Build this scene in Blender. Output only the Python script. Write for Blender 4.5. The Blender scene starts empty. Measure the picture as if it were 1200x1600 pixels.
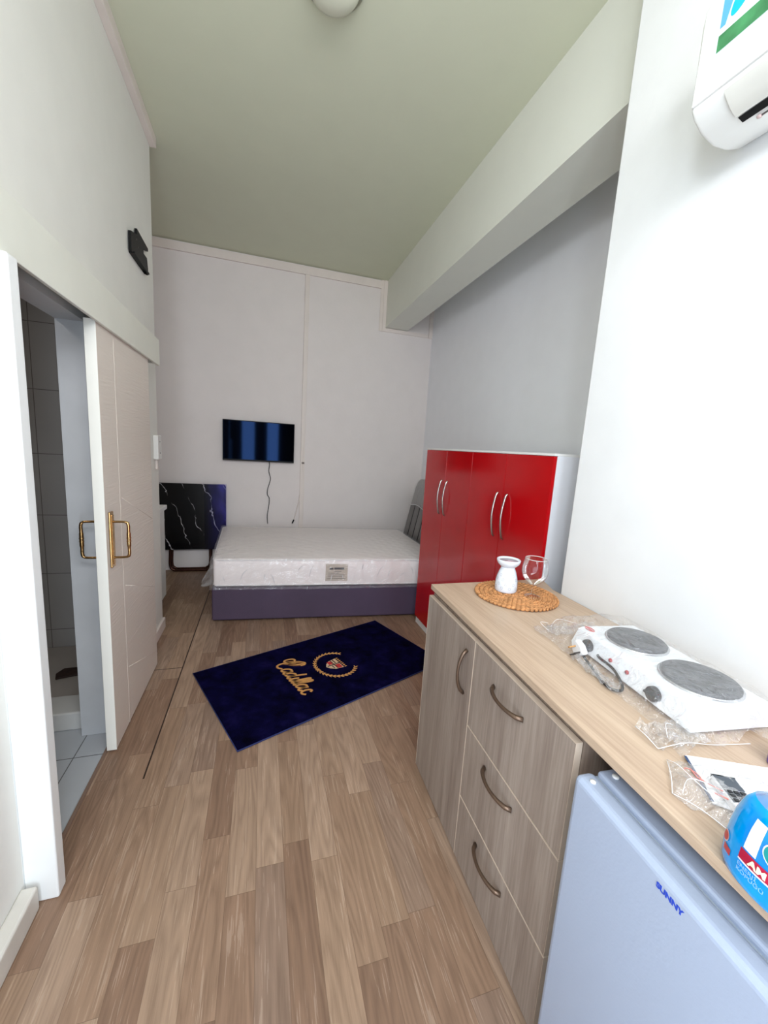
import bpy, bmesh, math, random
from mathutils import Vector, Matrix, noise
random.seed(7)
sc = bpy.context.scene
COL = sc.collection
PI = math.pi
H = 1.5

# ------------------------------------------------------------------ camera
cd = bpy.data.cameras.new('camera')
cam = bpy.data.objects.new('camera', cd); COL.objects.link(cam)
cd.sensor_fit = 'VERTICAL'; cd.sensor_height = 36.0; cd.sensor_width = 27.0
cd.lens = 617.744 / 1600 * 36.0
cd.clip_start = 0.02
rx = Vector((0.95523, -0.28941, 0.06141)); ry = Vector((0.01214, -0.16905, -0.98553)); rz = Vector((0.2956, 0.94216, -0.15797))
cam.matrix_world = Matrix(((rx.x, -ry.x, -rz.x, 0), (rx.y, -ry.y, -rz.y, 0), (rx.z, -ry.z, -rz.z, H), (0, 0, 0, 1)))
sc.camera = cam

# ------------------------------------------------------------------ colour management, world, daylight
sc.view_settings.view_transform = 'Standard'
sc.view_settings.look = 'None'
sc.view_settings.gamma = 1.0
sc.view_settings.use_curve_mapping = False
sc.view_settings.exposure = 0.14
sc.cycles.use_denoising = True
sc.cycles.max_bounces = 14
sc.cycles.diffuse_bounces = 8
sc.cycles.transparent_max_bounces = 24
sc.cycles.caustics_reflective = False
sc.cycles.caustics_refractive = False
W = bpy.data.worlds.new('world'); sc.world = W; W.use_nodes = True
W.node_tree.nodes['Background'].inputs[0].default_value = (0.70, 0.82, 1.0, 1)
W.node_tree.nodes['Background'].inputs[1].default_value = 0.6

def daylight(name, loc, size, power, color, tilt=0.0, yaw=0.0):
    l = bpy.data.lights.new(name, 'AREA'); l.shape = 'RECTANGLE'
    l.size, l.size_y = size; l.energy = power; l.color = color
    o = bpy.data.objects.new(name, l); COL.objects.link(o)
    o.location = loc; o.rotation_euler = (PI / 2 + tilt, 0, yaw)
    o.rotation_euler = (PI / 2 - tilt, 0, yaw)
    return o
SKY = (0.78, 0.89, 1.0)
daylight('daylight_glass_door', (-0.33, -0.80, 1.10), (0.34, 2.10), 24, SKY)
daylight('daylight_glass_door_right', (0.24, -0.80, 1.10), (0.32, 2.10), 24, SKY)
daylight('daylight_transom', (0.25, -0.80, 2.68), (1.85, 0.70), 58, (0.97, 0.98, 1.0), tilt=math.radians(26))
daylight('daylight_side_window', (-0.86, -0.42, 2.56), (0.40, 0.50), 25, (0.86, 0.93, 1.0), tilt=math.radians(24), yaw=-PI / 2)
daylight('bathroom_fill', (-1.45, 1.7, 2.46), (0.25, 0.25), 3.0, (1.0, 0.93, 0.86), tilt=PI / 2)  # unseen fill light added to brighten the bathroom tiles

# ------------------------------------------------------------------ material helpers
def s2l(c):
    return tuple(((x / 255) / 12.92 if x / 255 <= 0.04045 else ((x / 255 + 0.055) / 1.055) ** 2.4) for x in c)

class NT:
    def __init__(s, name):
        s.mat = bpy.data.materials.new(name); s.mat.use_nodes = True
        s.t = s.mat.node_tree; s.b = s.t.nodes['Principled BSDF']; s.out = s.t.nodes['Material Output']
    def n(s, typ, ins=None, **kw):
        nd = s.t.nodes.new(typ)
        for k, v in kw.items(): setattr(nd, k, v)
        for k, v in (ins or {}).items():
            sock = nd.inputs[k]
            if hasattr(v, 'node') and hasattr(v, 'is_output'): s.t.links.new(v, sock)
            else: sock.default_value = v
        return nd
    def math(s, op, a, b=0.0, c=0.0):
        nd = s.n('ShaderNodeMath', {0: a, 1: b, 2: c}, operation=op); return nd.outputs[0]
    def ramp(s, fac, stops):
        nd = s.n('ShaderNodeValToRGB', {0: fac}); e = nd.color_ramp.elements
        while len(e) < len(stops): e.new(0.5)
        for q, (p, c) in zip(e, stops): q.position = p; q.color = (*c, 1)
        return nd.outputs[0]
    def mix(s, fac, a, b, blend='MIX'):
        nd = s.n('ShaderNodeMix', data_type='RGBA', blend_type=blend)
        for sock, v in ((nd.inputs[0], fac), (nd.inputs[6], a), (nd.inputs[7], b)):
            if hasattr(v, 'is_output'): s.t.links.new(v, sock)
            elif isinstance(v, tuple): sock.default_value = (*v[:3], 1)
            else: sock.default_value = v
        return nd.outputs[2]
    def set(s, **kw):
        for k, v in kw.items():
            sock = s.b.inputs[k.replace('_', ' ')]
            if hasattr(v, 'is_output'): s.t.links.new(v, sock)
            else: sock.default_value = (*v, 1) if isinstance(v, tuple) and len(v) == 3 else v
    def bump(s, h, strength=0.2, dist=0.01):
        nd = s.n('ShaderNodeBump', {'Height': h, 'Strength': strength, 'Distance': dist})
        s.t.links.new(nd.outputs[0], s.b.inputs['Normal'])
    def coord(s, scale=(1, 1, 1), rot=(0, 0, 0), kind='Object'):
        tc = s.n('ShaderNodeTexCoord')
        mp = s.n('ShaderNodeMapping', {'Vector': tc.outputs[kind], 'Scale': scale, 'Rotation': rot})
        return mp.outputs[0]

def plain(name, rgb, rough=0.5, metal=0.0, var=0.04, nscale=6.0, bump=0.0, bscale=60, spec=0.5, coat=0.0):
    m = NT(name); co = m.coord()
    nz = m.n('ShaderNodeTexNoise', {'Vector': co, 'Scale': nscale, 'Detail': 3.0})
    c = s2l(rgb)
    col = m.ramp(nz.outputs[0], [(0.3, tuple(x * (1 - var) for x in c)), (0.7, tuple(min(1, x * (1 + var)) for x in c))])
    m.set(Base_Color=col, Roughness=rough, Metallic=metal, Specular_IOR_Level=spec, Coat_Weight=coat)
    if bump:
        b = m.n('ShaderNodeTexNoise', {'Vector': co, 'Scale': bscale, 'Detail': 4.0})
        m.bump(b.outputs[0], bump, 0.004)
    return m.mat

def wood(name, tones, axis='Y', fine=1.0, rough=0.45, contrast=1.0):
    m = NT(name)
    sc_ = {'X': (1.2, 26, 26), 'Y': (26, 1.2, 26), 'Z': (26, 26, 1.2)}[axis]
    co = m.coord(tuple(x * fine for x in sc_))
    n1 = m.n('ShaderNodeTexNoise', {'Vector': co, 'Scale': 1.0, 'Detail': 6.0, 'Roughness': 0.62, 'Distortion': 0.4})
    sb = {'X': (.35, 5, 5), 'Y': (5, .35, 5), 'Z': (5, 5, .35)}[axis]
    n2 = m.n('ShaderNodeTexNoise', {'Vector': m.coord(sb), 'Scale': 1.0, 'Detail': 2.0, 'Distortion': 0.8})
    sf = {'X': (6, 160, 160), 'Y': (160, 6, 160), 'Z': (160, 160, 6)}[axis]
    n3 = m.n('ShaderNodeTexNoise', {'Vector': m.coord(sf), 'Scale': 1.0, 'Detail': 2.0})
    f = m.math('ADD', m.math('MULTIPLY', n1.outputs[0], 0.55), m.math('MULTIPLY', n2.outputs[0], 0.45))
    f = m.math('ADD', f, m.math('MULTIPLY', m.math('SUBTRACT', n3.outputs[0], 0.5), 0.35))
    a, b, c = [s2l(t) for t in tones]
    col = m.ramp(f, [(0.5 - 0.17 / contrast, a), (0.5, b), (0.5 + 0.17 / contrast, c)])
    m.set(Base_Color=col, Roughness=rough, Specular_IOR_Level=0.35)
    m.bump(n3.outputs[0], 0.08, 0.002)
    return m.mat

def film(name, base=0.06, rough=0.14, bscale=14.0, bstr=0.9, tint=(1, 1, 1), facing=0.35, haze=0.0):
    """thin clear plastic: mostly transparent, wrinkled glossy reflections"""
    m = NT(name); t = m.t
    t.nodes.remove(m.b)
    co = m.coord()
    nz = m.n('ShaderNodeTexNoise', {'Vector': co, 'Scale': bscale, 'Detail': 3.0, 'Distortion': 1.6})
    bp = m.n('ShaderNodeBump', {'Height': nz.outputs[0], 'Strength': bstr, 'Distance': 0.03})
    lw = m.n('ShaderNodeLayerWeight', {'Blend': 0.35, 'Normal': bp.outputs[0]})
    fac = m.math('ADD', m.math('MULTIPLY', lw.outputs['Facing'], facing), base)
    tr = m.n('ShaderNodeBsdfTransparent', {0: (*tint, 1)})
    gl = m.n('ShaderNodeBsdfGlossy', {'Color': (1, 1, 1, 1), 'Roughness': rough, 'Normal': bp.outputs[0]})
    mx = m.n('ShaderNodeMixShader', {0: fac, 1: tr.outputs[0], 2: gl.outputs[0]})
    res = mx.outputs[0]
    if haze:
        df = m.n('ShaderNodeBsdfDiffuse', {'Color': (0.9, 0.9, 0.92, 1), 'Normal': bp.outputs[0]})
        res = m.n('ShaderNodeMixShader', {0: haze, 1: res, 2: df.outputs[0]}).outputs[0]
    t.links.new(res, m.out.inputs[0])
    return m.mat

def glassy(name, tint=(0.97, 0.98, 0.98), ior=1.45):
    m = NT(name); t = m.t; t.nodes.remove(m.b)
    fr = m.n('ShaderNodeFresnel', {'IOR': ior})
    tr = m.n('ShaderNodeBsdfTransparent', {0: (*tint, 1)})
    gl = m.n('ShaderNodeBsdfGlossy', {'Color': (1, 1, 1, 1), 'Roughness': 0.02})
    mx = m.n('ShaderNodeMixShader', {0: m.math('ADD', m.math('MULTIPLY', fr.outputs[0], 0.55), 0.01), 1: tr.outputs[0], 2: gl.outputs[0]})
    t.links.new(mx.outputs[0], m.out.inputs[0])
    return m.mat

# ------------------------------------------------------------------ mesh builder
class MB:
    def __init__(s): s.v = []; s.f = []; s.sm = []
    def add(s, vs, fs, smooth=False):
        o = len(s.v); s.v += [tuple(p) for p in vs]; s.f += [tuple(i + o for i in q) for q in fs]; s.sm += [smooth] * len(fs); return s
    def frombm(s, bm, smooth=False):
        bm.verts.index_update(); s.add([v.co[:] for v in bm.verts], [[v.index for v in f.verts] for f in bm.faces], smooth); bm.free(); return s
    def solid(s, poly, z0, z1, bev=0.0, seg=2, smooth=False, fn=None):
        bm = bmesh.new(); n = len(poly)
        z0f = z0 if callable(z0) else (lambda p: z0); z1f = z1 if callable(z1) else (lambda p: z1)
        lo = [bm.verts.new((p[0], p[1], z0f(p))) for p in poly]; hi = [bm.verts.new((p[0], p[1], z1f(p))) for p in poly]
        bm.faces.new(lo[::-1]); bm.faces.new(hi)
        for i in range(n): bm.faces.new((lo[i], lo[(i + 1) % n], hi[(i + 1) % n], hi[i]))
        bmesh.ops.recalc_face_normals(bm, faces=bm.faces)
        if bev:
            bmesh.ops.bevel(bm, geom=list(bm.edges), offset=bev, segments=seg, affect='EDGES', profile=0.5, clamp_overlap=True)
        if fn:
            for v in bm.verts: v.co = fn(v.co)
        return s.frombm(bm, smooth)
    def box(s, x0, x1, y0, y1, z0, z1, bev=0.0, seg=2, fn=None):
        x0, x1 = min(x0, x1), max(x0, x1); y0, y1 = min(y0, y1), max(y0, y1); z0, z1 = min(z0, z1), max(z0, z1)
        return s.solid([(x0, y0), (x1, y0), (x1, y1), (x0, y1)], z0, z1, bev, seg, fn=fn)
    def tube(s, pts, r, n=10, closed=False, flat=1.0, up=None):
        P = [Vector(p) for p in pts]; N = len(P); rr = r if isinstance(r, (list, tuple)) else [r] * N
        vs = []; fs = []
        T = []
        for i in range(N):
            a = P[(i - 1) % N] if (closed or i > 0) else P[i]; b = P[(i + 1) % N] if (closed or i < N - 1) else P[i]
            d = (b - a); T.append(d.normalized() if d.length > 1e-9 else Vector((0, 0, 1)))
        u = Vector(up) if up else (Vector((0, 0, 1)) if abs(T[0].z) < 0.9 else Vector((1, 0, 0)))
        for i in range(N):
            t = T[i]; u = (u - t * u.dot(t))
            if u.length < 1e-6: u = t.orthogonal()
            u.normalize(); w = t.cross(u)
            for k in range(n):
                a = 2 * PI * k / n
                vs.append(P[i] + (w * math.cos(a) + u * math.sin(a) * flat) * rr[i])
        M_ = N if closed else N - 1
        for i in range(M_):
            for k in range(n):
                j = (i + 1) % N
                fs.append((i * n + k, i * n + (k + 1) % n, j * n + (k + 1) % n, j * n + k))
        if not closed:
            fs.append(tuple(range(n))[::-1]); fs.append(tuple((N - 1) * n + k for k in range(n)))
        return s.add(vs, fs, True)
    def lathe(s, prof, n=40, c=(0, 0, 0), sx=1.0, sy=1.0, cap0=True, cap1=True):
        vs = []; fs = []
        for r, z in prof:
            for k in range(n):
                a = 2 * PI * k / n; vs.append((c[0] + r * sx * math.cos(a), c[1] + r * sy * math.sin(a), c[2] + z))
        for i in range(len(prof) - 1):
            for k in range(n): fs.append((i * n + k, i * n + (k + 1) % n, (i + 1) * n + (k + 1) % n, (i + 1) * n + k))
        if cap0: fs.append(tuple(range(n))[::-1])
        if cap1: fs.append(tuple((len(prof) - 1) * n + k for k in range(n)))
        return s.add(vs, fs, True)
    def ball(s, c, r, rot=None, nu=8, nv=6):
        vs = []; fs = []; R = rot or Matrix.Identity(3)
        for i in range(nv + 1):
            th = PI * i / nv
            for k in range(nu):
                a = 2 * PI * k / nu
                vs.append(Vector(c) + R @ Vector((r[0] * math.sin(th) * math.cos(a), r[1] * math.sin(th) * math.sin(a), r[2] * math.cos(th))))
        for i in range(nv):
            for k in range(nu): fs.append((i * nu + k, (i + 1) * nu + k, (i + 1) * nu + (k + 1) % nu, i * nu + (k + 1) % nu))
        return s.add(vs, fs, True)
    def grid(s, nu, nv, fn, smooth=True):
        vs = [fn(i / nu, j / nv) for i in range(nu + 1) for j in range(nv + 1)]
        fs = [(i * (nv + 1) + j, (i + 1) * (nv + 1) + j, (i + 1) * (nv + 1) + j + 1, i * (nv + 1) + j + 1) for i in range(nu) for j in range(nv)]
        return s.add(vs, fs, smooth)
    def ribbon(s, pts, w, z, th=0.0015):
        """flat stroke lying in a plane z, pts 2D, w width or list"""
        N = len(pts); ww = w if isinstance(w, list) else [w] * N; vs = []; fs = []
        for i in range(N):
            a = Vector(pts[max(0, i - 1)]); b = Vector(pts[min(N - 1, i + 1)]); d = (b - a)
            d = d.normalized() if d.length > 1e-9 else Vector((1, 0)); nrm = Vector((-d.y, d.x)) * ww[i] / 2; p = Vector(pts[i])
            vs += [(p.x + nrm.x, p.y + nrm.y, z), (p.x - nrm.x, p.y - nrm.y, z), (p.x + nrm.x, p.y + nrm.y, z + th), (p.x - nrm.x, p.y - nrm.y, z + th)]
        for i in range(N - 1):
            a = i * 4; b = a + 4
            fs += [(a + 2, a + 3, b + 3, b + 2), (a, b, b + 1, a + 1), (a, a + 2, b + 2, b), (a + 1, b + 1, b + 3, a + 3)]
        fs += [(0, 1, 3, 2), (4 * N - 4, 4 * N - 2, 4 * N - 1, 4 * N - 3)]
        return s.add(vs, fs, False)
    def xf(s, fn, start=0):
        s.v = s.v[:start] + [tuple(fn(Vector(p))) for p in s.v[start:]]; return s
    def build(s, name, mat, parent=None, fix=True):
        me = bpy.data.meshes.new(name); me.from_pydata(s.v, [], s.f)
        for p, q in zip(me.polygons, s.sm): p.use_smooth = q
        if fix:
            bm = bmesh.new(); bm.from_mesh(me); bmesh.ops.recalc_face_normals(bm, faces=bm.faces); bm.to_mesh(me); bm.free()
        if mat: me.materials.append(mat)
        o = bpy.data.objects.new(name, me); COL.objects.link(o)
        if parent: o.parent = parent
        return o

def spline(pts, n=8, closed=False):
    P = [Vector(p) for p in pts]; N = len(P); out = []
    for i in range(N if closed else N - 1):
        p0 = P[(i - 1) % N] if closed or i > 0 else P[i]; p1 = P[i]; p2 = P[(i + 1) % N]
        p3 = P[(i + 2) % N] if closed or i < N - 2 else P[(i + 1) % N]
        for k in range(n):
            t = k / n
            out.append(0.5 * ((2 * p1) + (-p0 + p2) * t + (2 * p0 - 5 * p1 + 4 * p2 - p3) * t * t + (-p0 + 3 * p1 - 3 * p2 + p3) * t ** 3))
    if not closed: out.append(P[-1])
    return out

def text_mb(body, size=1.0, extrude=0.02, bold=0.0):
    cu = bpy.data.curves.new('t', 'FONT'); cu.body = body; cu.size = size; cu.extrude = extrude; cu.offset = bold
    o = bpy.data.objects.new('t', cu); COL.objects.link(o)
    dg = bpy.context.evaluated_depsgraph_get(); me = bpy.data.meshes.new_from_object(o.evaluated_get(dg))
    mb = MB(); mb.add([v.co[:] for v in me.vertices], [list(p.vertices) for p in me.polygons])
    bpy.data.objects.remove(o); bpy.data.curves.remove(cu); bpy.data.meshes.remove(me)
    return mb

def thing(name, label, cat, loc=(0, 0, 0), rz=0.0, group=None):
    o = bpy.data.objects.new(name, None); COL.objects.link(o); o.empty_display_size = 0.05
    o.location = loc; o.rotation_euler = (0, 0, rz); return tag(o, label, cat, group)
def tag(o, label, cat, group=None):
    o['label'] = label; o['category'] = cat
    if group: o['group'] = group
    return o
def struct(name, mb, mat):
    o = mb.build(name, mat); o['kind'] = 'structure'; return o
def kind(o, k='structure'): o['kind'] = k; return o

# ------------------------------------------------------------------ materials
M_wall = plain('wall_paint', (226, 219, 217), 0.75, var=0.015, bump=0.15, bscale=35, spec=0.25)
M_pier = plain('pier_plaster', (228, 229, 230), 0.7, var=0.02, bump=0.35, bscale=14, spec=0.25)
M_ceil = plain('ceiling_paint', (208, 211, 190), 0.8, var=0.01, spec=0.2)
M_beam = plain('beam_paint', (222, 223, 214), 0.8, var=0.01, spec=0.2)
M_trim = plain('trim_paint', (224, 214, 208), 0.55, var=0.03)
M_white = plain('white_gloss', (232, 232, 230), 0.35, var=0.01)
M_door = plain('door_white', (222, 213, 206), 0.4, var=0.01)
M_doorside = plain('door_edge', (232, 230, 222), 0.45, var=0.01)
M_header = plain('header_paint', (222, 222, 212), 0.6, var=0.02)
M_post = plain('post_gloss_paint', (236, 238, 238), 0.35, var=0.02, bump=0.15, bscale=12)
M_brass = plain('aged_brass', (190, 152, 102), 0.22, metal=1.0, var=0.15, nscale=20)
M_black = plain('black_plastic', (7, 7, 8), 0.5, spec=0.2)
M_dark = plain('dark_void', (18, 15, 14), 0.9)
M_tile = None

def tiles(name, rgb, grout, sx, sy, plane='XZ', rough=0.25, off=(0, 0)):
    m = NT(name); tc = m.n('ShaderNodeTexCoord'); sp = m.n('ShaderNodeSeparateXYZ', {0: tc.outputs['Object']})
    u = sp.outputs[plane[0]]; v = sp.outputs[plane[1]]
    fu = m.math('PINGPONG', m.math('ADD', u, off[0]), sx / 2); fv = m.math('PINGPONG', m.math('ADD', v, off[1]), sy / 2)
    mk = m.math('LESS_THAN', m.math('MINIMUM', fu, fv), 0.0022)
    nz = m.n('ShaderNodeTexNoise', {'Vector': tc.outputs['Object'], 'Scale': 3.0})
    c = s2l(rgb); base = m.ramp(nz.outputs[0], [(0.3, tuple(x * .93 for x in c)), (0.7, c)])
    m.set(Base_Color=m.mix(mk, base, s2l(grout)), Roughness=rough)
    return m.mat

def floor_material():
    m = NT('oak_laminate'); tc = m.n('ShaderNodeTexCoord'); sp = m.n('ShaderNodeSeparateXYZ', {0: tc.outputs['Object']})
    x, y = sp.outputs[0], sp.outputs[1]
    w = 0.096
    u = m.math('DIVIDE', m.math('ADD', x, 0.004), w); row = m.math('FLOOR', u); fu = m.math('FRACT', u)
    rnd = m.n('ShaderNodeTexWhiteNoise', {'W': row}, noise_dimensions='1D').outputs[0]
    L = m.math('ADD', 0.50, m.math('MULTIPLY', rnd, 0.25))
    v = m.math('ADD', m.math('DIVIDE', y, L), m.math('MULTIPLY', rnd, 17.3)); colm = m.math('FLOOR', v); fv = m.math('FRACT', v)
    cid = m.n('ShaderNodeCombineXYZ', {0: row, 1: colm, 2: 0.0})
    wn = m.n('ShaderNodeTexWhiteNoise', {'Vector': cid.outputs[0]}, noise_dimensions='3D')
    tone = wn.outputs[0]
    # grain : stretched along the plank, offset per plank
    offx = m.math('MULTIPLY', tone, 31.0)
    gc = m.n('ShaderNodeCombineXYZ', {0: m.math('ADD', m.math('MULTIPLY', x, 26.0), offx), 1: m.math('ADD', m.math('MULTIPLY', y, 2.4), m.math('MULTIPLY', offx, 3.0)), 2: offx})
    n1 = m.n('ShaderNodeTexNoise', {'Vector': gc.outputs[0], 'Scale': 1.0, 'Detail': 4.0, 'Roughness': 0.6, 'Distortion': 0.6})
    rc = m.n('ShaderNodeCombineXYZ', {0: m.math('ADD', m.math('MULTIPLY', x, 10.0), offx), 1: m.math('ADD', m.math('MULTIPLY', y, 1.1), m.math('MULTIPLY', offx, 1.7)), 2: 0.0})
    n0 = m.n('ShaderNodeTexNoise', {'Vector': rc.outputs[0], 'Scale': 1.0, 'Detail': 1.5, 'Distortion': 0.3})
    rings = m.math('PINGPONG', m.math('MULTIPLY', n0.outputs[0], 11.0), 0.5)
    fg = m.n('ShaderNodeCombineXYZ', {0: m.math('MULTIPLY', x, 240.0), 1: m.math('MULTIPLY', y, 9.0), 2: offx})
    n2 = m.n('ShaderNodeTexNoise', {'Vector': fg.outputs[0], 'Scale': 1.0, 'Detail': 2.0})
    base = m.ramp(tone, [(0.0, s2l((128, 101, 83))), (0.3, s2l((143, 115, 95))), (0.55, s2l((153, 126, 104))), (0.8, s2l((165, 139, 118))), (1.0, s2l((138, 114, 98)))])
    g = m.math('ADD', m.math('MULTIPLY', n1.outputs[0], 0.55), m.math('ADD', m.math('MULTIPLY', rings, 0.5), m.math('MULTIPLY', n2.outputs[0], 0.4)))
    gm = m.ramp(g, [(0.38, (0.74, 0.72, 0.71)), (0.62, (0.98, 0.98, 0.98)), (0.85, (1.14, 1.13, 1.12))])
    c = m.mix(1.0, base, gm, 'MULTIPLY')
    pore = m.math('MULTIPLY', m.math('GREATER_THAN', m.math('MULTIPLY', n2.outputs[0], n1.outputs[0]), 0.345), 0.18)
    c = m.mix(pore, c, s2l((206, 188, 170)))
    eu = m.math('MULTIPLY', m.math('PINGPONG', u, 0.5), w); ev = m.math('MULTIPLY', m.math('PINGPONG', v, 0.5), L)
    seam = m.math('LESS_THAN', m.math('MINIMUM', eu, ev), 0.0008)
    c = m.mix(m.math('MULTIPLY', seam, 0.5), c, s2l((88, 66, 52)))
    # worn open joint along one board line by the left wall
    j = m.math('LESS_THAN', m.math('ABSOLUTE', m.math('ADD', x, 0.484)), 0.0035)
    j = m.math('MULTIPLY', j, m.math('GREATER_THAN', y, 1.75)); j = m.math('MULTIPLY', j, m.math('LESS_THAN', y, 4.1))
    j2 = m.math('MULTIPLY', m.math('LESS_THAN', m.math('ABSOLUTE', m.math('SUBTRACT', y, 2.66)), 0.003), m.math('LESS_THAN', x, -0.484))
    c = m.mix(m.math('MAXIMUM', j, j2), c, s2l((46, 32, 25)))
    m.set(Base_Color=c, Roughness=0.42, Specular_IOR_Level=0.4)
    m.bump(n2.outputs[0], 0.08, 0.001)
    return m.mat

# ------------------------------------------------------------------ room shell
YB = 4.80; XR = 1.985; XL = -0.735; ZC = 3.43; YN = -0.75
struct('floor', MB().solid([(-0.69, YN), (1.99, YN), (1.99, YB), (-1.62, YB), (-1.62, 3.30), (-0.735, 3.30), (-0.735, 2.11), (-0.69, 2.11)], -0.06, 0.0), floor_material())
struct('ceiling', MB().box(-1.62, 2.1, YN - .12, YB + .1, ZC, ZC + .08), M_ceil)
struct('wall_back', MB().box(-1.72, 2.1, YB, YB + .10, -.06, ZC), M_wall)
struct('wall_right', MB().box(XR, XR + .10, 1.2, YB, -.06, ZC), plain('right_wall_paint', (236, 237, 242), 0.75, var=.012, bump=.15, bscale=35, spec=.25))
struct('wall_right_near', MB().solid([(1.205, YN), (XR + .1, YN), (XR + .1, 1.36), (1.265, 1.36)], -.06, ZC, 0.006, 2), M_pier)
struct('ceiling_beam', MB().box(1.376, 1.655, 1.36, YB, 2.917, ZC), M_beam)
wl = MB()
wl.box(-0.835, XL, 1.30, 2.11, 1.985, ZC); wl.box(-0.835, XL, -0.10, 1.30, 1.96, ZC); wl.box(-0.835, XL, YN, -0.70, 1.5, ZC); wl.box(-0.835, XL, -0.70, -0.10, 2.88, ZC)
wl.box(-0.835, XL, 2.11, 3.30, -.06, ZC); wl.box(-0.835, -0.70, -0.10, 1.30, -.06, 1.96); wl.box(-0.835, -0.70, YN, -0.10, -.06, 1.50)
struct('wall_left', wl, plain('left_wall_paint', (228, 227, 222), 0.75, var=0.015, bump=0.15, bscale=35, spec=0.25))
struct('wall_recess', MB().box(-1.72, -1.62, 3.30, YB, -.06, ZC).box(-1.62, -0.835, 3.20, 3.30, -.06, ZC), M_wall)
wn = MB()
wn.box(-0.85, -0.50, YN - .1, YN, -.06, 2.2); wn.box(-0.16, 0.08, YN - .1, YN, -.06, 2.2); wn.box(0.40, 2.1, YN - .1, YN, -.06, 2.2)
wn.box(-0.50, -0.16, YN - .1, YN, -.06, 0.05); wn.box(0.08, 0.40, YN - .1, YN, -.06, 0.05)
wn.box(-0.85, 2.1, YN - .1, YN, 2.2, 2.32); wn.box(-0.85, -0.68, YN - .1, YN, 2.32, ZC); wn.box(1.18, 2.1, YN - .1, YN, 2.32, ZC)
wn.box(-0.68, 1.18, YN - .1, YN, 3.03, ZC)
struct('wall_near', wn, plain('near_wall_paint', (70, 66, 64), 0.8))

# trims on the back wall, ceiling edge and right corner
struct('trim_1', MB().box(-1.62, 1.30, YB - .024, YB, 3.335, 3.412, .003), M_trim)
struct('trim_2', MB().box(1.335, 1.378, YB - .020, YB, 2.872, 3.43, .003).box(1.30, 1.335, YB - .012, YB, 2.872, 3.43, .002), M_trim)
struct('trim_3', MB().box(1.378, 1.93, YB - .016, YB, 2.872, 2.912, .003), M_trim)
struct('trim_4', MB().box(1.935, XR, YB - .018, YB, 2.872, 3.43, .003), M_trim)
struct('trim_5', MB().box(0.43, 0.478, YB - .022, YB, 0.0, 3.335, .003), M_trim)
struct('trim_6', MB().box(XL, -0.695, YN, 3.31, 3.365, 3.43, .003), M_trim)

# header box hiding the sliding track (trim_7), door post (trim_8), skirting
hd = MB(); hd.box(-0.642, -0.628, -.08, 2.93, 1.928, 2.085, .002); hd.box(-0.735, -0.642, -.08, 2.93, 2.07, 2.085); hd.box(-0.735, -0.642, 2.917, 2.93, 1.94, 2.07)
struct('trim_7', hd, M_header)
struct('trim_8', MB().box(-0.70, -0.612, 1.302, 1.352, 0, 1.926, .006, 3).box(-0.835, -0.70, 1.30, 1.345, 0, 1.96), M_post)
struct('trim_9', MB().box(-0.840, -0.730, 2.098, 2.110, 0, 1.985).box(-0.84, -0.73, 1.345, 2.098, 1.955, 1.985), plain('jamb_paint', (205, 208, 212), 0.5, var=0.05))
struct('baseboard_left', MB().box(-0.70, -0.655, YN, 1.285, 0, 0.085, .008, 3), plain('skirting_white', (212, 208, 200), 0.4, var=0.08))
struct('baseboard_left_far', MB().box(XL, -0.715, 2.80, 3.30, 0, 0.085, .005), M_trim)

# bathroom behind the left wall
M_tw = tiles('bathroom_wall_tile', (178, 176, 174), (120, 116, 114), 0.60, 0.385, 'XZ', 0.2, (0.12, 0.20))
bw = MB(); bw.box(-2.0, -0.835, 2.97, 3.05, -.06, 2.5); bw.box(-2.0, -1.92, 0.9, 2.97, -.06, 2.5); bw.box(-1.92, -0.835, 0.82, 0.9, -.06, 2.5)
struct('wall_bathroom', bw, M_tw)
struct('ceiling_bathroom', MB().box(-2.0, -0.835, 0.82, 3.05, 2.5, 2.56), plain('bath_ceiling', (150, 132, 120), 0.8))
struct('floor_bathroom', MB().box(-1.92, -0.69, 0.90, 2.97, -.06, -0.002), tiles('bathroom_floor_tile', (186, 190, 196), (96, 96, 98), 0.60, 0.40, 'XY', 0.3, (0.82, 0.05)))
struct('trim_10', MB().box(-0.70, -0.686, 1.352, 2.10, -0.002, 0.004, .001), plain('threshold_strip', (128, 104, 90), 0.6))
M_tray = plain('tray_grey', (176, 170, 164), 0.4, var=0.04)
ty = thing('shower_tray', 'raised grey white shower tray seen through the open bathroom doorway', 'shower tray', (-1.35, 2.56, 0))
ty_ = lambda p: Vector((p.x + 1.35, p.y - 2.56, p.z))
MB().box(-1.90, -0.845, 2.155, 2.32, -.002, .095, .008, fn=ty_).build('kerb', plain('kerb_white', (214, 214, 212), 0.35), ty)
MB().box(-1.90, -0.845, 2.32, 2.965, -.002, .06, fn=ty_).build('basin', M_tray, ty)
dr = MB().solid([(-1.13, 2.545), (-1.02, 2.575), (-1.0, 2.66), (-1.13, 2.655), (-1.15, 2.60)], 0.0605, 0.072, .003)
tag(dr.build('drain_mat', plain('dark_rubber', (52, 34, 28), 0.7, var=0.4, nscale=30)), 'dark brown rubbery patch lying on the shower tray floor', 'drain mat')

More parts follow.
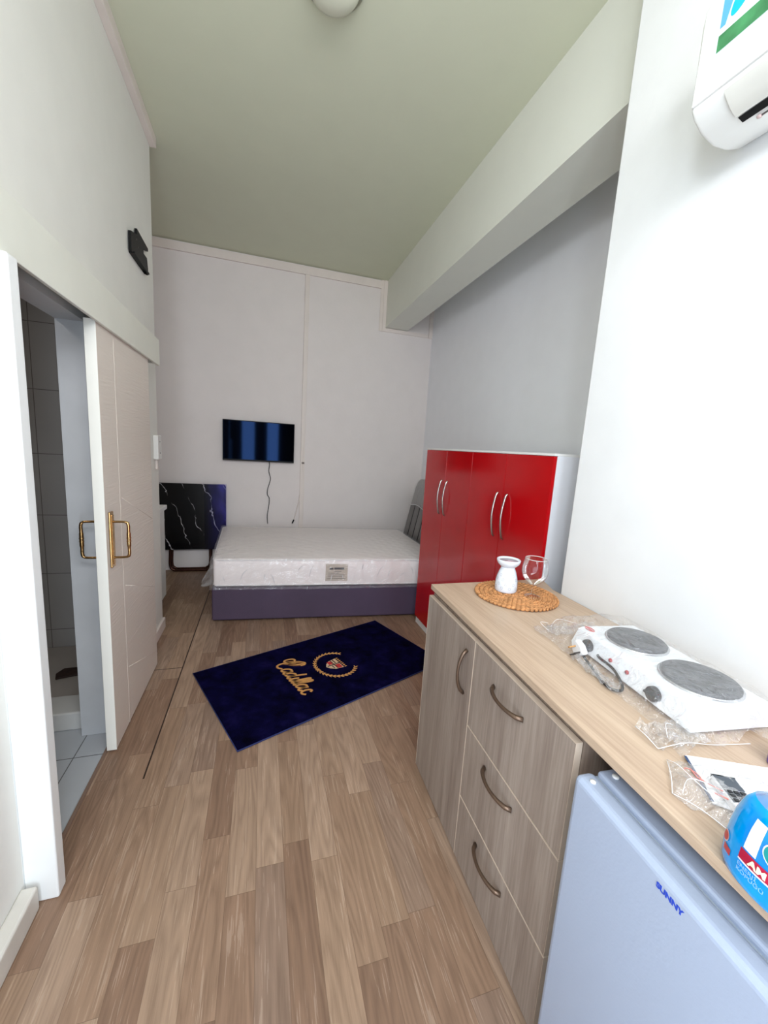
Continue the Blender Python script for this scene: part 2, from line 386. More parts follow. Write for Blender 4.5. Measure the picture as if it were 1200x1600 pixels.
# windows behind the camera (daylight comes through them)
M_clear = glassy('window_glass')
for i, (x0, x1, z0, z1) in enumerate([(-0.50, -0.16, .05, 2.2), (0.08, 0.40, .05, 2.2), (-0.68, 1.18, 2.32, 3.03)]):
    fr = MB(); t_ = .03
    fr.box(x0, x0 + t_, YN - .06, YN - .01, z0, z1).box(x1 - t_, x1, YN - .06, YN - .01, z0, z1).box(x0 + t_, x1 - t_, YN - .06, YN - .01, z0, z0 + t_).box(x0 + t_, x1 - t_, YN - .06, YN - .01, z1 - t_, z1)
    f_ = struct('window_%d' % (i + 1), fr, M_white)
fr = MB(); fr.box(-.82, -.76, -.70, -.67, 1.5, 2.88).box(-.82, -.76, -.13, -.10, 1.5, 2.88).box(-.82, -.76, -.67, -.13, 1.5, 1.53).box(-.82, -.76, -.67, -.13, 2.85, 2.88)
struct('window_4', fr, M_white)

# ------------------------------------------------------------------ sliding door
def door_mat():
    m = NT('door_embossed_white'); tc = m.n('ShaderNodeTexCoord'); sp = m.n('ShaderNodeSeparateXYZ', {0: tc.outputs['Object']})
    y, z = sp.outputs[1], sp.outputs[2]
    wv = m.n('ShaderNodeTexNoise', {'Vector': m.coord((1, 3, 55)), 'Scale': 2.0, 'Detail': 3.0})
    m.set(Base_Color=s2l((222, 212, 202)), Roughness=0.45)
    m.bump(wv.outputs[0], 0.5, 0.004)
    return m.mat
dr1 = bpy.data.objects.new('door_1', None); COL.objects.link(dr1); dr1.location = (-0.665, 1.95, 0.01); kind(dr1)
tag(dr1, 'white sliding door with gold handles hanging half open on the left wall', 'door')
DM = door_mat()
p = MB(); p.box(-0.020, 0.020, 0.004, 0.775, 0, 1.93, .002); p.build('door_panel', DM, dr1)
MB().box(-0.0205, 0.0205, 0.0, 0.004, 0, 1.93, .001).build('edge_band', M_doorside, dr1)
# embossed grooves (thin raised beads)
g = MB(); g.box(.0195, .0208, .198, .2035, 0.0, 1.93)
for zz in (0.42, 0.86, 1.30):
    g.box(.0195, .0206, .205, .765, zz, zz + .004)
for k in range(3):
    g.tube([(.0200, .22, .30 + .44 * k), (.0200, .75, .10 + .44 * k)], .0012, 5)
g.build('groove', DM, dr1)
def d_handle(parent, sgn, y0):
    pl = MB(); pl.box(sgn * .020, sgn * .029, y0 - .021, y0 + .021, 0.885, 1.140, .004, 3).box(sgn * .028, sgn * .033, y0 - .012, y0 + .012, 0.90, 1.125, .002)
    o = pl.build('handle_plate', M_brass, parent)
    zc, hh, d = 1.012, .082, .062
    pts = [(sgn * .029, y0, zc + hh), (sgn * (.029 + d * .55), y0, zc + hh)] + \
          [(sgn * (.029 + d), y0, zc + q) for q in (hh * .78, hh * .5, hh * .2, .010, -.010, -hh * .2, -hh * .5, -hh * .78)] + \
          [(sgn * (.029 + d * .55), y0, zc - hh), (sgn * .029, y0, zc - hh)]
    pts = [pts[0], pts[1], (sgn * (.029 + d * .9), y0, zc + hh * .96)] + pts[2:-2] + [(sgn * (.029 + d * .9), y0, zc - hh * .96)] + pts[-2:]
    P = spline(pts, 4); rr = []
    for q in P:
        a = abs(q.z - zc); out = abs(abs(q.x) - (.029 + d)) < .004
        rr.append(.0085 if out and a < .03 else (.0068 if out else .0055))
    h = MB().tube(P, rr, 12)
    for zo in (.007, -.007): h.lathe([(.007, -.003), (.0108, 0), (.007, .003)], 16, (sgn * (.029 + d), y0, zc + zo))
    h.build('handle', M_brass, o)
d_handle(dr1, 1, 0.055); d_handle(dr1, -1, 0.055)

# ------------------------------------------------------------------ small things on the left wall
jb = thing('junction_box', 'small white surface junction box at the far end of left wall', 'junction box', (XL, 3.20, 1.32))
MB().box(0, .032, -.03, .07, 0.005, 0.175, .004).build('cover', M_white, jb)
M_scr = plain('screw_grey', (90, 88, 86), .4, .8)
for zz in (.05, .13): MB().tube([(.031, .02, zz), (.0335, .02, zz)], .005, 10).build('screw', M_scr, jb)
MB().box(0.002, .018, .0, .02, -.065, .006, .002).build('conduit', M_trim, jb)
bk = MB()
poly = [(2.748, 2.612), (2.746, 2.508), (3.003, 2.505), (3.094, 2.505), (3.094, 2.545), (3.074, 2.60), (3.0, 2.597), (3.0, 2.622), (3.107, 2.650), (3.108, 2.668), (2.87, 2.678), (2.868, 2.645)]
br = thing('wall_bracket', 'black metal mounting bracket fixed high on the left wall', 'wall bracket', (XL, 2.93, 2.58))
MB().solid([(a - 2.93, b - 2.58) for a, b in poly], 0, .014, .001, fn=lambda p: Vector((p.z + .006, p.x, p.y))).build('plate', M_black, br)
MB().box(0, .03, -.16, .15, -.075, -.066).build('flange', M_black, br)
for q in ((-.05, .0), (-.08, .03)): MB().tube([(0.0, q[0], q[1]), (.0225, q[0], q[1])], .004, 8).build('screw', M_scr, br)

# white side cabinet in the recess behind the left wall
sd = thing('side_cabinet', 'low white cabinet in the recess past the sliding door', 'cabinet', (-1.05, 3.55, 0))
MB().box(-.25, .245, -.23, .22, .10, .87, .002).build('carcass', M_white, sd)
MB().box(-.25, .215, -.22, .215, .0, .10).build('plinth', plain('plinth_brown', (70, 50, 42), .7), sd)
MB().box(-.25, .265, -.235, .235, .87, .905, .004).build('worktop', M_white, sd)

# ------------------------------------------------------------------ ceiling lamp
cl = thing('ceiling_lamp', 'round frosted glass dome lamp on the green white ceiling', 'ceiling lamp', (0.262, 2.0, ZC))
cl.scale = (1.1, 1.1, 1.0)
MB().lathe([(0.118, -0.002), (0.120, -0.012), (0.112, -0.020), (.02, -.021)], 48).build('rim', plain('lamp_rim', (150, 150, 132), .35, .6), cl)
MB().lathe([(0.104, -0.020), (0.102, -.032), (.090, -.052), (.068, -.068), (.036, -.078), (.004, -.081)], 48).build('shade', plain('frosted_glass', (214, 216, 198), .25, var=.03), cl)

# ------------------------------------------------------------------ television
tv = thing('television', 'flat black wall television with dark glossy screen above the bed', 'television', (-0.035, YB, 1.49))
MB().box(-.385, .385, -.065, -.030, -.222, .222, .004).build('casing', M_black, tv)
ms = NT('tv_screen'); ms.set(Base_Color=(0.001, 0.001, 0.0015), Roughness=0.05, Specular_IOR_Level=0.16, Specular_Tint=(0.16, 0.36, 1.0, 1.0))
nz = ms.n('ShaderNodeTexNoise', {'Vector': ms.coord(), 'Scale': 2.0}); ms.bump(nz.outputs[0], 0.01, 0.01)
MB().box(-.378, .378, -.0665, -.0645, -.205, .214).build('screen', ms.mat, tv)
MB().box(-.12, .12, -.030, 0, -.10, .10).build('mount', M_black, tv)
cpts = [(.105, -.05, -.215), (.115, -.035, -.25), (.108, -.02, -.33), (.128, -.015, -.42), (.100, -.012, -.53), (.095, -.012, -.60), (.118, -.012, -.65), (.112, -.012, -.75), (.098, -.012, -.86), (.105, -.012, -.95)]
MB().tube(spline(cpts, 8), .0042, 8).build('power_cord', M_black, tv)

ac_ = thing('antenna_cable', 'pale cable hanging beside the vertical wall strip above the bed', 'cable', (0.40, YB, 0.5))
MB().tube(spline([(.062, -.014, 1.2), (.058, -.02, .80), (.052, -.012, .55), (.02, -.012, .30), (-.03, -.012, .085)], 8), .006, 8).build('wire', M_trim, ac_)
MB().tube([(-.028, -.012, .09), (-.047, -.012, .045)], [.008, .008], 8).build('plug', M_black, ac_)
MB().box(.045, .075, -.03, -.016, .762, .785, .003).build('clip', plain('clip_grey', (120, 110, 104), .5), ac_)

# ------------------------------------------------------------------ bed + mattress
FL, FR, BR_, BL = (-0.381, 3.33), (1.59, 3.165), (1.605, 4.47), (-0.42, 4.66)
bl = lambda u, v, z: Vector(((1 - u) * ((1 - v) * FL[0] + v * BL[0]) + u * ((1 - v) * FR[0] + v * BR_[0]), (1 - u) * ((1 - v) * FL[1] + v * BL[1]) + u * ((1 - v) * FR[1] + v * BR_[1]), z))
BO = Vector((0.62, 3.92, 0))
bed = thing('bed', 'low bed base in dark purple grey fabric with padded grey headboard', 'bed', BO)
def quad(ins=0.0):
    return [(bl(a, b, 0) - BO)[:2] for a, b in ((ins / 2, ins / 1.35), (1 - ins / 2, ins / 1.35), (1 - ins / 2, 1 - ins / 1.35), (ins / 2, 1 - ins / 1.35))]
M_base = plain('purple_grey_fabric', (74, 60, 82), .6, var=.10, nscale=3, bump=.25, bscale=240)
MB().solid(quad(.0), .014, .295, .012, 3).build('base', M_base, bed)
for a, b in ((.04, .05), (.96, .05), (.96, .95), (.04, .95), (.5, .05), (.5, .95)):
    q = bl(a, b, 0) - BO; MB().lathe([(.03, 0), (.03, .015)], 16, (q.x, q.y, 0)).build('foot', M_black, bed)
def shear(p):   # padded headboard reclines a little and its top corners are rounded
    return Vector((p.x + 0.20 * (p.z - .30), p.y, p.z))
hbx = 1.615 - BO.x
M_head = plain('grey_leatherette', (112, 108, 107), .4, var=.06, nscale=4, bump=.2, bscale=90)
y0h, y1h = 3.11 - BO.y, 4.46 - BO.y
hb = MB()
npan = 9; wpan = (y1h - y0h) / npan
def htop(y):
    e = min(y - y0h, y1h - y); R_ = .13
    return 1.17 - (R_ - math.sqrt(max(0, R_ * R_ - (R_ - min(e, R_)) ** 2)))
for k in range(npan):
    a = y0h + k * wpan; b = a + wpan; n = 7
    st = len(hb.v)
    ys = [a + (b - a) * i / n for i in range(n + 1)]
    for side in (0,):
        nz_ = 14; vs = []; fs = []
        for i, yy in enumerate(ys):
            t = htop(min(max(yy, y0h + .002), y1h - .002))
            for j in range(nz_ + 1):
                z = .05 + (t - .05) * j / nz_
                puff = .016 * (1 - (2 * (i / n) - 1) ** 6) * (1 - (j / nz_) ** 12 * .9)
                vs.append(shear(Vector((hbx + .016 - puff, yy, z))))
        for i in range(n):
            for j in range(nz_): fs.append((i * (nz_ + 1) + j, i * (nz_ + 1) + j + 1, (i + 1) * (nz_ + 1) + j + 1, (i + 1) * (nz_ + 1) + j))
        hb.add(vs, fs, True)
core = [(y0h, .05)] + [(y0h + (y1h - y0h) * i / 40, htop(y0h + (y1h - y0h) * min(max(i / 40, .0015), .9985))) for i in range(41)] + [(y1h, .05)]
hb.solid(core, hbx + .014, hbx + .10, 0, fn=lambda p: shear(Vector((p.z, p.x, p.y))))
hbo = hb.build('headboard', M_head, bed)
sm2 = MB()
for k in range(1, npan):
    yy = y0h + k * wpan
    sm2.tube([shear(Vector((hbx + .009, yy, .50))), shear(Vector((hbx + .009, yy, .88)))], .006, 6)
sm2.build('channel', plain('channel_black', (30, 28, 30), .6), hbo)
M_film = film('clear_film', base=.05, rough=.10, bscale=11, bstr=.8, facing=.30, haze=.10)
cv = MB(); cv.grid(24, 8, lambda u, v: shear(Vector((hbx - .006 - .006 * noise.noise((u * 9, v * 5, 1)), y0h + .01 + (y1h - y0h - .02) * u, (.865 + .012 * math.sin(u * 17)) + (htop(y0h + .01 + (y1h - y0h - .02) * u) - .865 + .004) * v))))
cv.build('plastic_cover', M_film, hbo)
cv2 = MB(); cv2.tube([shear(Vector((hbx - .010, y0h + .01 + (y1h - y0h - .02) * u / 24, .865 + .012 * math.sin(u / 24 * 17)))) for u in range(25)], .005, 6)
cv2.build('cover_hem', plain('film_fold', (205, 205, 208), .3), hbo)

mat = thing('mattress', 'white quilted mattress still in clear plastic on the low bed', 'mattress', (BO.x, BO.y, .295))
def mat_mat():
    m = NT('quilted_ticking'); co = m.coord((1, 1, 1))
    w1 = m.n('ShaderNodeTexWave', {'Vector': m.coord((1, 1, 0), (0, 0, .78)), 'Scale': 3.2, 'Distortion': 1.5}, wave_type='BANDS')
    w2 = m.n('ShaderNodeTexWave', {'Vector': m.coord((1, 1, 0), (0, 0, -.78)), 'Scale': 3.2, 'Distortion': 1.5}, wave_type='BANDS')
    nz = m.n('ShaderNodeTexNoise', {'Vector': co, 'Scale': 30.0, 'Detail': 3.0})
    h = m.math('ADD', m.math('MULTIPLY', w1.outputs[0], w2.outputs[0]), m.math('MULTIPLY', nz.outputs[0], .25))
    m.set(Base_Color=s2l((252, 244, 243)), Roughness=.5); m.bump(h, .35, .012)
    return m.mat
qm = [(q[0], q[1]) for q in quad(.012)]
mo = MB().solid(qm, .003, .243, .022, 3, smooth=True).build('body', mat_mat(), mat)
pp = MB()
for zz in (.018, .232):
    ring = []
    for i in range(4):
        a, b = Vector(qm[i]), Vector(qm[(i + 1) % 4]); d = (b - a).normalized()
        ring += [a + d * .03, a.lerp(b, .5), b - d * .03]
    pp.tube([(q[0], q[1], zz) for q in ring], .0065, 8, closed=True)
pp.build('piping', plain('piping_white', (236, 232, 234), .4), mat)
# care label on the front face
e0 = bl(0, 0, 0) - BO; ex = (bl(1, 0, 0) - bl(0, 0, 0)).normalized(); ey = Vector((-ex.y, ex.x, 0))
def onfront(u, z, off): return Vector((e0.x, e0.y, 0)) + ex * u - ey * (off - .010) + Vector((0, 0, z))
lu, lz = 1.01, .120
lb = MB().box(-.095, .095, -.072, .078, 0, .003, fn=lambda p: onfront(lu + p.x, lz + p.y, p.z)).build('care_label', plain('label_beige', (196, 182, 168), .5), mat)
lt = MB().box(-.062, -.028, .030, .046, .003, .0038).box(-.022, .064, .030, .048, .003, .0038)
for k, (a, b) in enumerate([(-.02, .04), (-.07, .02), (-.075, .07), (-.075, .06), (-.08, .075)]):
    z_ = .012 - k * .016; lt.box(a, b, z_, z_ + .004, .003, .0036)
lt.xf(lambda p: onfront(lu + p.x, lz + p.y, p.z)).build('print', plain('label_ink', (40, 36, 44), .6), lb)
# clear plastic sleeve around the mattress with loose folds
def sleeve():
    mb = MB(); pts = []
    corners = [Vector((q[0], q[1])) for q in quad(-.010)]
    N = 30; ringp = []
    for i in range(4):
        a, b = corners[i], corners[(i + 1) % 4]
        for k in range(N): ringp.append(a.lerp(b, k / N))
    n = len(ringp); zs = [-.010, .02, .07, .12, .17, .22, .248]
    vs = []; fs = []
    cen = Vector((sum(c.x for c in corners) / 4, sum(c.y for c in corners) / 4))
    for j, z in enumerate(zs):
        for i, q in enumerate(ringp):
            d = (q - cen).normalized(); w = .012 * abs(noise.noise((q.x * 7, q.y * 7, z * 16))) + .002
            inn = .012 if j == len(zs) - 1 else 0
            if j == 0 : w += .005
            zz = z + (.008 * noise.noise((q.x * 5, q.y * 5, 3)) if j in (0,) else 0)
            vs.append((q.x + d.x * (w - inn), q.y + d.y * (w - inn), zz))
    for j in range(len(zs) - 1):
        for i in range(n): fs.append((j * n + i, j * n + (i + 1) % n, (j + 1) * n + (i + 1) % n, (j + 1) * n + i))
    mb.add(vs, fs, True)
    def top(u, v):
        a = corners[0].lerp(corners[1], .004 + .992 * u); b = corners[3].lerp(corners[2], .004 + .992 * u); q = a.lerp(b, .004 + .992 * v)
        return Vector((q.x, q.y, .2475 + .004 * noise.noise((q.x * 6, q.y * 9, 0))))
    mb.grid(40, 26, top)
    # gathered bunch at the left end
    gx, gy = corners[0].lerp(corners[3], .12); 
    def bunch(u, v):
        ang = v * 2 * PI; taper = 1 - u
        r = .028 + .075 * taper; w = 1 + .35 * math.sin(ang * 7 + u * 3)
        return Vector((gx + .005 - .085 * u, gy + r * w * math.cos(ang) * 1.3, .09 - .10 * u ** .8 + r * w * math.sin(ang) * .75))
    mb.grid(6, 56, bunch)
    return mb
M_fold_glint = plain('fold_glint_white', (240, 240, 243), .2)  # white strands on the film creases, painted in place of highlights
rnd = random.Random(4)
for k in range(13):
    u0 = .12 + 1.75 * k / 13 + rnd.uniform(-.04, .04); z0 = rnd.uniform(.07, .20); dx_, dz_ = rnd.uniform(-.07, .07), rnd.uniform(.02, .07)
    pts = [onfront(u0, z0 - dz_, .012), onfront(u0 + dx_ * .4, z0, .019), onfront(u0 + dx_, z0 + dz_ * .6, .012)]
    MB().tube(spline(pts, 5), [.0004, .0012, .0018, .0024, .0026, .003, .0026, .0024, .0018, .0012, .0004], 5).build('fold_glint', M_fold_glint, mat)
M_sleeve = film('mattress_sleeve_film', base=.04, rough=.07, bscale=9, bstr=1.0, facing=.18, haze=.10)
sleeve().build('plastic_sleeve', M_sleeve, mat)

# ------------------------------------------------------------------ folding table leaning at the back wall
ft_ = thing('folding_table', 'folded table with black marble top standing upright against back wall', 'folding table', (-0.73, YB - .004, 0))
def marble():
    m = NT('black_marble'); co = m.coord((1, 1, 1), (0, .35, 0))
    nz = m.n('ShaderNodeTexNoise', {'Vector': co, 'Scale': 2.2, 'Detail': 5.0, 'Roughness': .6})
    sp = m.n('ShaderNodeSeparateXYZ', {0: co})
    v = m.math('ADD', m.math('MULTIPLY', sp.outputs[0], 5.5), m.math('MULTIPLY', nz.outputs[0], 2.2))
    vv = m.math('ABSOLUTE', m.math('SUBTRACT', m.math('FRACT', v), .5))
    n2 = m.n('ShaderNodeTexNoise', {'Vector': co, 'Scale': 5.0, 'Detail': 2.0})
    thick = m.math('MULTIPLY', m.math('MAXIMUM', m.math('SUBTRACT', n2.outputs[0], .44), 0.0), .13)
    mk = m.math('LESS_THAN', vv, thick)
    m.set(Base_Color=m.mix(mk, s2l((7, 7, 10)), s2l((190, 188, 192))), Roughness=.2)
    return m.mat
rr_ = []
for cx, cz, a0 in ((.315, .965, 0), (-.315, .965, 90), (-.315, .285, 180), (.315, .285, 270)):
    for k in range(5):
        a = math.radians(a0 + k * 22.5); rr_.append((cx + .03 * math.cos(a), cz + .03 * math.sin(a)))
MB().solid(rr_, .055, .077, .002, fn=lambda p: Vector((p.x, -p.z, p.y))).build('table_top', marble(), ft_)
M_cop = plain('copper_brown_metal', (74, 44, 34), .25, .8, var=.1)
for dy in (0.0, .0):
    pass
u1 = spline([(-.235, -.045, .62), (-.235, -.045, .25), (-.235, -.06, .07), (-.20, -.062, .022), (-.15, -.062, .014), (.10, -.062, .014), (.15, -.062, .022), (.185, -.06, .07), (.185, -.045, .25), (.185, -.045, .62)], 6)
MB().tube(u1, .0135, 10).build('leg', M_cop, ft_)
u2 = [(p.x * .92 - .002, p.y + .028, p.z + .012 if p.z < .3 else p.z) for p in u1]
MB().tube(u2, .0125, 10).build('leg', M_cop, ft_)
pw = MB(); pw.grid(12, 14, lambda u, v: Vector((.12 + .232 * u, -.080 - .006 * noise.noise((u * 4, v * 6, 2)), .25 + .75 * v)))
m_ = NT('blue_sheen_film'); t = m_.t; t.nodes.remove(m_.b)
tr = m_.n('ShaderNodeBsdfTransparent', {0: (.92, .92, 1, 1)}); df = m_.n('ShaderNodeBsdfDiffuse', {'Color': (.015, .01, .18, 1)})
gl = m_.n('ShaderNodeBsdfGlossy', {'Color': (.12, .10, .6, 1), 'Roughness': .35})
a_ = m_.n('ShaderNodeMixShader', {0: .35, 1: df.outputs[0], 2: gl.outputs[0]})
sp_ = m_.n('ShaderNodeSeparateXYZ', {0: m_.coord()}); fc = m_.math('MAXIMUM', m_.math('MULTIPLY', m_.math('SUBTRACT', sp_.outputs[0], .14), 1.6), 0.0)
t.links.new(m_.n('ShaderNodeMixShader', {0: m_.math('MINIMUM', fc, .3), 1: tr.outputs[0], 2: a_.outputs[0]}).outputs[0], m_.out.inputs[0])
pw.build('plastic_film', m_.mat, ft_)

# ------------------------------------------------------------------ rug
RC = Vector((0.432, 2.478, 0)); RA = math.radians(22.6)
rug = thing('rug', 'dark navy blue rug with gold script and crest lying on the floor', 'rug', RC, RA)
def rugmat():
    m = NT('navy_pile'); co = m.coord()
    n1 = m.n('ShaderNodeTexNoise', {'Vector': co, 'Scale': 7.0, 'Detail': 5.0, 'Roughness': .7})
    n2 = m.n('ShaderNodeTexNoise', {'Vector': co, 'Scale': 300.0, 'Detail': 2.0})
    c = m.ramp(n1.outputs[0], [(.35, s2l((5, 4, 20))), (.55, s2l((10, 9, 46))), (.72, s2l((24, 20, 66)))])
    m.set(Base_Color=c, Roughness=.95, Specular_IOR_Level=.02, Sheen_Weight=.0); m.bump(n2.outputs[0], .8, .004)
    return m.mat
MB().solid([(-.742, -.402), (.742, -.402), (.742, .402), (-.742, .402)], .0005, .008, .002).build('pile', rugmat(), rug)
MB().tube([(-.742, -.402, .0045), (.742, -.402, .0045), (.742, .402, .0045), (-.742, .402, .0045)], .004, 6, closed=True).build('binding', plain('binding_blue', (30, 40, 92), .8), rug)
M_gold = plain('gold_thread', (205, 150, 84), .8, var=.12, nscale=40)
M_goldd = plain('gold_outline', (128, 84, 44), .8)
def tl(t, s): return (s - .285, .225 - t)           # text coordinates -> rug coordinates (reads along -y)
strokes = []
strokes.append([(.118, .150), (.120, .178), (.100, .190), (.075, .165), (.050, .115), (.030, .060), (.034, .022), (.060, .012), (.088, .030)])
strokes.append([(.060, .130), (.030, .150), (.010, .135), (.002, .100), (.012, .080), (.034, .090), (.075, .135)])
def oval(cx, cy, a, b, sl): return [(cx + a * math.cos(x) + sl * b * math.sin(x), cy + b * math.sin(x)) for x in [2 * PI * k / 14 + .6 for k in range(15)]]
strokes.append(oval(.122, .045, .019, .030, .35)); strokes.append([(.152, .078), (.141, .045), (.140, .018), (.152, .012), (.166, .026)])
strokes.append(oval(.180, .045, .019, .030, .35)); strokes.append([(.232, .135), (.212, .085), (.199, .040), (.199, .016), (.210, .012), (.222, .028)])
strokes.append([(.243, .074), (.232, .045), (.230, .018), (.241, .012), (.254, .028)])
strokes.append([(.254, .028), (.282, .090), (.290, .128), (.280, .130), (.267, .085), (.258, .035), (.264, .012), (.280, .024)])
strokes.append([(.280, .024), (.308, .090), (.316, .128), (.306, .130), (.293, .085), (.284, .035), (.290, .012), (.306, .026)])
strokes.append(oval(.330, .045, .018, .030, .35)); strokes.append([(.360, .078), (.349, .045), (.348, .018), (.360, .012), (.374, .028)])
strokes.append([(.412, .062), (.404, .076), (.390, .070), (.380, .042), (.386, .016), (.402, .012), (.420, .028)])
tx = MB(); ol = MB()
for sp0 in strokes:
    q = [tl(v.x, v.y) for v in spline([(a, b, 0) for a, b in sp0], 5)]
    tx.ribbon(q, .0110, .0082, .0016); ol.ribbon(q, .0175, .0078, .0008)
# two big leaf shaped loops of the capital
for cx, cy, a_l in ((.058, .120, .082), (.088, .140, .072)):
    pts = []
    for k in range(18):
        an = 2 * PI * k / 17; pts.append(tl(cx + .022 * math.sin(an) + .32 * a_l * math.cos(an), cy + a_l * .8 * math.cos(an) * .9))
    mb_ = tx
    n0 = len(tx.v); tx.add([(p_[0], p_[1], .0093) for p_ in pts[:-1]] + [(p_[0], p_[1], .0078) for p_ in pts[:-1]],
                           [tuple(range(17))] + [(i, (i + 1) % 17, 17 + (i + 1) % 17, 17 + i) for i in range(17)])
    ol.ribbon(pts, .010, .0078, .0019)
ol.build('lettering_outline', M_goldd, rug); tx.build('lettering', M_gold, rug)
# wreath : two leafy branches open at the top (towards +x)
WC = Vector((0.075, -0.005)); WR = .135
wr = MB()
for sg in (1, -1):
    stem = []
    for k in range(15):
        a = PI + sg * (-.22 + k / 14 * 2.50); r_ = WR * (1 + .06 * math.sin(k / 14 * PI))
        c_ = (WC.x + r_ * math.cos(a), WC.y + r_ * 1.06 * math.sin(a)); stem.append(c_)
        if k > 0:
            for s2 in (-1, 1):
                ta = a + sg * PI / 2 + s2 * .55
                cx_, cy_ = c_[0] + .012 * math.cos(ta), c_[1] + .012 * math.sin(ta)
                R3 = Matrix.Rotation(ta, 3, 'Z')
                wr.ball((cx_, cy_, .0085), (.0150, .0045, .0020), R3, 8, 4)
    wr.ribbon(stem, .005, .008, .0015)
wr.build('wreath', M_gold, rug)
# crest : shield with quarters and a crown row of pearls
cr = MB(); SX = lambda u, v: (WC.x - .075 + u * .135, WC.y + v * .062)   # u: foot->top, v: across
shield = [SX(0, 0), SX(.12, -.45), SX(.35, -.85), SX(.75, -1), SX(.78, 1), SX(.35, .85), SX(.12, .45)]
cr.solid(shield, .0078, .0092)
crest = cr.build('crest', plain('crest_cream', (214, 186, 150), .8), rug)
def patch(mb, u0, u1, v0, v1): mb.solid([SX(u0, v0), SX(u1, v0), SX(u1, v1), SX(u0, v1)], .0092, .0099)
rd = MB(); patch(rd, .46, .72, -.9, -.15); patch(rd, .22, .44, .15, .75); rd.build('red_quarter', plain('crest_red', (190, 40, 44), .8), crest)
bk2 = MB(); patch(bk2, .08, .76, -.07, .07); patch(bk2, .43, .48, -.85, .85); patch(bk2, .56, .62, .15, .9); patch(bk2, .28, .33, -.7, -.15)
bk2.build('black_bar', plain('crest_black', (20, 16, 22), .8), crest)
pe = MB()
for k in range(7):
    q = SX(.88, -.95 + 1.9 * k / 6); pe.ball((q[0], q[1], .0085), (.010, .0058, .002), None, 8, 4)
pe.build('crown', M_gold, crest)

# ------------------------------------------------------------------ red wardrobe in the alcove
wd = thing('wardrobe', 'glossy red four door wardrobe with white sides in the alcove', 'wardrobe', (1.31, 1.56, 0))
MB().box(.02, .60, 0, 1.52, .06, 1.515, .001).build('carcass', plain('carcass_white', (226, 228, 234), .4, var=.01), wd)
MB().box(.012, .59, .005, 1.515, 0, .06).build('plinth', M_white, wd)
MB().box(.0, .60, -.001, 1.521, 1.515, 1.527, .001).build('top_panel', M_white, wd)
M_red = NT('red_lacquer'); nz = M_red.n('ShaderNodeTexNoise', {'Vector': M_red.coord(), 'Scale': 3.0})
M_red.set(Base_Color=M_red.ramp(nz.outputs[0], [(.3, s2l((176, 0, 8))), (.7, s2l((188, 4, 14)))]), Roughness=.16, Specular_IOR_Level=.5); M_red = M_red.mat
M_chr = plain('brushed_chrome', (200, 190, 186), .22, 1.0, var=.05)
hY = [None] * 4
for k in range(4):                                   # k=0 nearest the counter
    a = .0015 + k * .38; b = a + .377
    dd = MB().box(0, .018, a, b, .062, 1.513, .0015).build('door', M_red, wd)
    hy = (b - .045) if k % 2 == 0 else (a + .045)
    z0, z1 = 1.035, 1.29
    pts = [(-.001, hy, z0), (-.012, hy, z0 + .012), (-.024, hy, z0 + .07), (-.029, hy, (z0 + z1) / 2), (-.024, hy, z1 - .07), (-.012, hy, z1 - .012), (-.001, hy, z1)]
    MB().tube(spline(pts, 6), .0062, 10).build('handle', M_chr, dd)

# ------------------------------------------------------------------ base cabinet
CA = -math.radians(2.2)
cab = thing('base_cabinet', 'grey oak base cabinet with one door and three drawers under worktop', 'cabinet', (0.690, 0.630, 0), CA)
M_cab = wood('grey_oak_vertical', ((120, 105, 97), (146, 132, 122), (168, 155, 145)), 'Z', 1.0, .5, .85)
M_edge = plain('oak_edge_band', (206, 188, 170), .5, var=.06)
M_chip = plain('raw_chipboard', (196, 150, 98), .9, var=.25, nscale=120)
cs = MB(); cs.box(.022, .53, 0.002, .020, 0, .874).box(.022, .53, .905, .922, 0, .874).box(.022, .53, .478, .494, .05, .858)
cs.box(.022, .10, .020, .905, .858, .874).box(.50, .53, .02, .905, .05, .898).box(.022, .5, .02, .905, .05, .066).box(.05, .066, .02, .905, 0, .05)
cs.build('carcass', wood('grey_oak_carcass', ((120, 102, 92), (146, 128, 114), (166, 150, 136)), 'Z', 1.0, .5, .9), cab)
MB().box(.022, .115, .0015, .0205, .8735, .8755).build('raw_edge', M_chip, cab)
M_hnd = plain('satin_nickel', (112, 92, 78), .38, .75, var=.06)
def bow(a, b, axis):
    pts = []
    A, B = Vector(a), Vector(b)
    for k in range(13):
        u = k / 12; q = A.lerp(B, u); arch = math.sin(PI * u) ** .55 * .030
        pts.append((q.x - .0005 - arch, q.y, q.z))
    rr = [.0075 - .0022 * math.sin(PI * k / 12) for k in range(13)]
    return MB().tube(pts, rr, 10, flat=1.0)
def front(name, y0, y1, z0, z1, ha, hb_):
    d = MB().box(0, .018, y0, y1, z0, z1, .0012).build(name, M_cab, cab)
    MB().box(-.0006, .0185, y0, y1, z1 - .0006, z1 + .0006).build('edge_band', M_edge, d); MB().box(.0004, .0185, y0 - .0006, y0 + .0008, z0, z1).build('edge_band', M_edge, d); MB().box(-.0006, .0185, y1 - .0008, y1 + .0004, z0, z1).build('edge_band', M_edge, d)
    bow(ha, hb_, 0).build('handle', M_hnd, d)
front('drawer', .002, .4825, .552, .865, (0, .190, .785), (0, .348, .785))
front('drawer', .002, .483,   .266, .5475, (0, .190, .497), (0, .348, .497))
front('drawer', .002, .483, .012, .2615, (0, .190, .205), (0, .348, .205))
front('door', .487, .920, .012, .865, (0, .535, .640), (0, .535, .808))

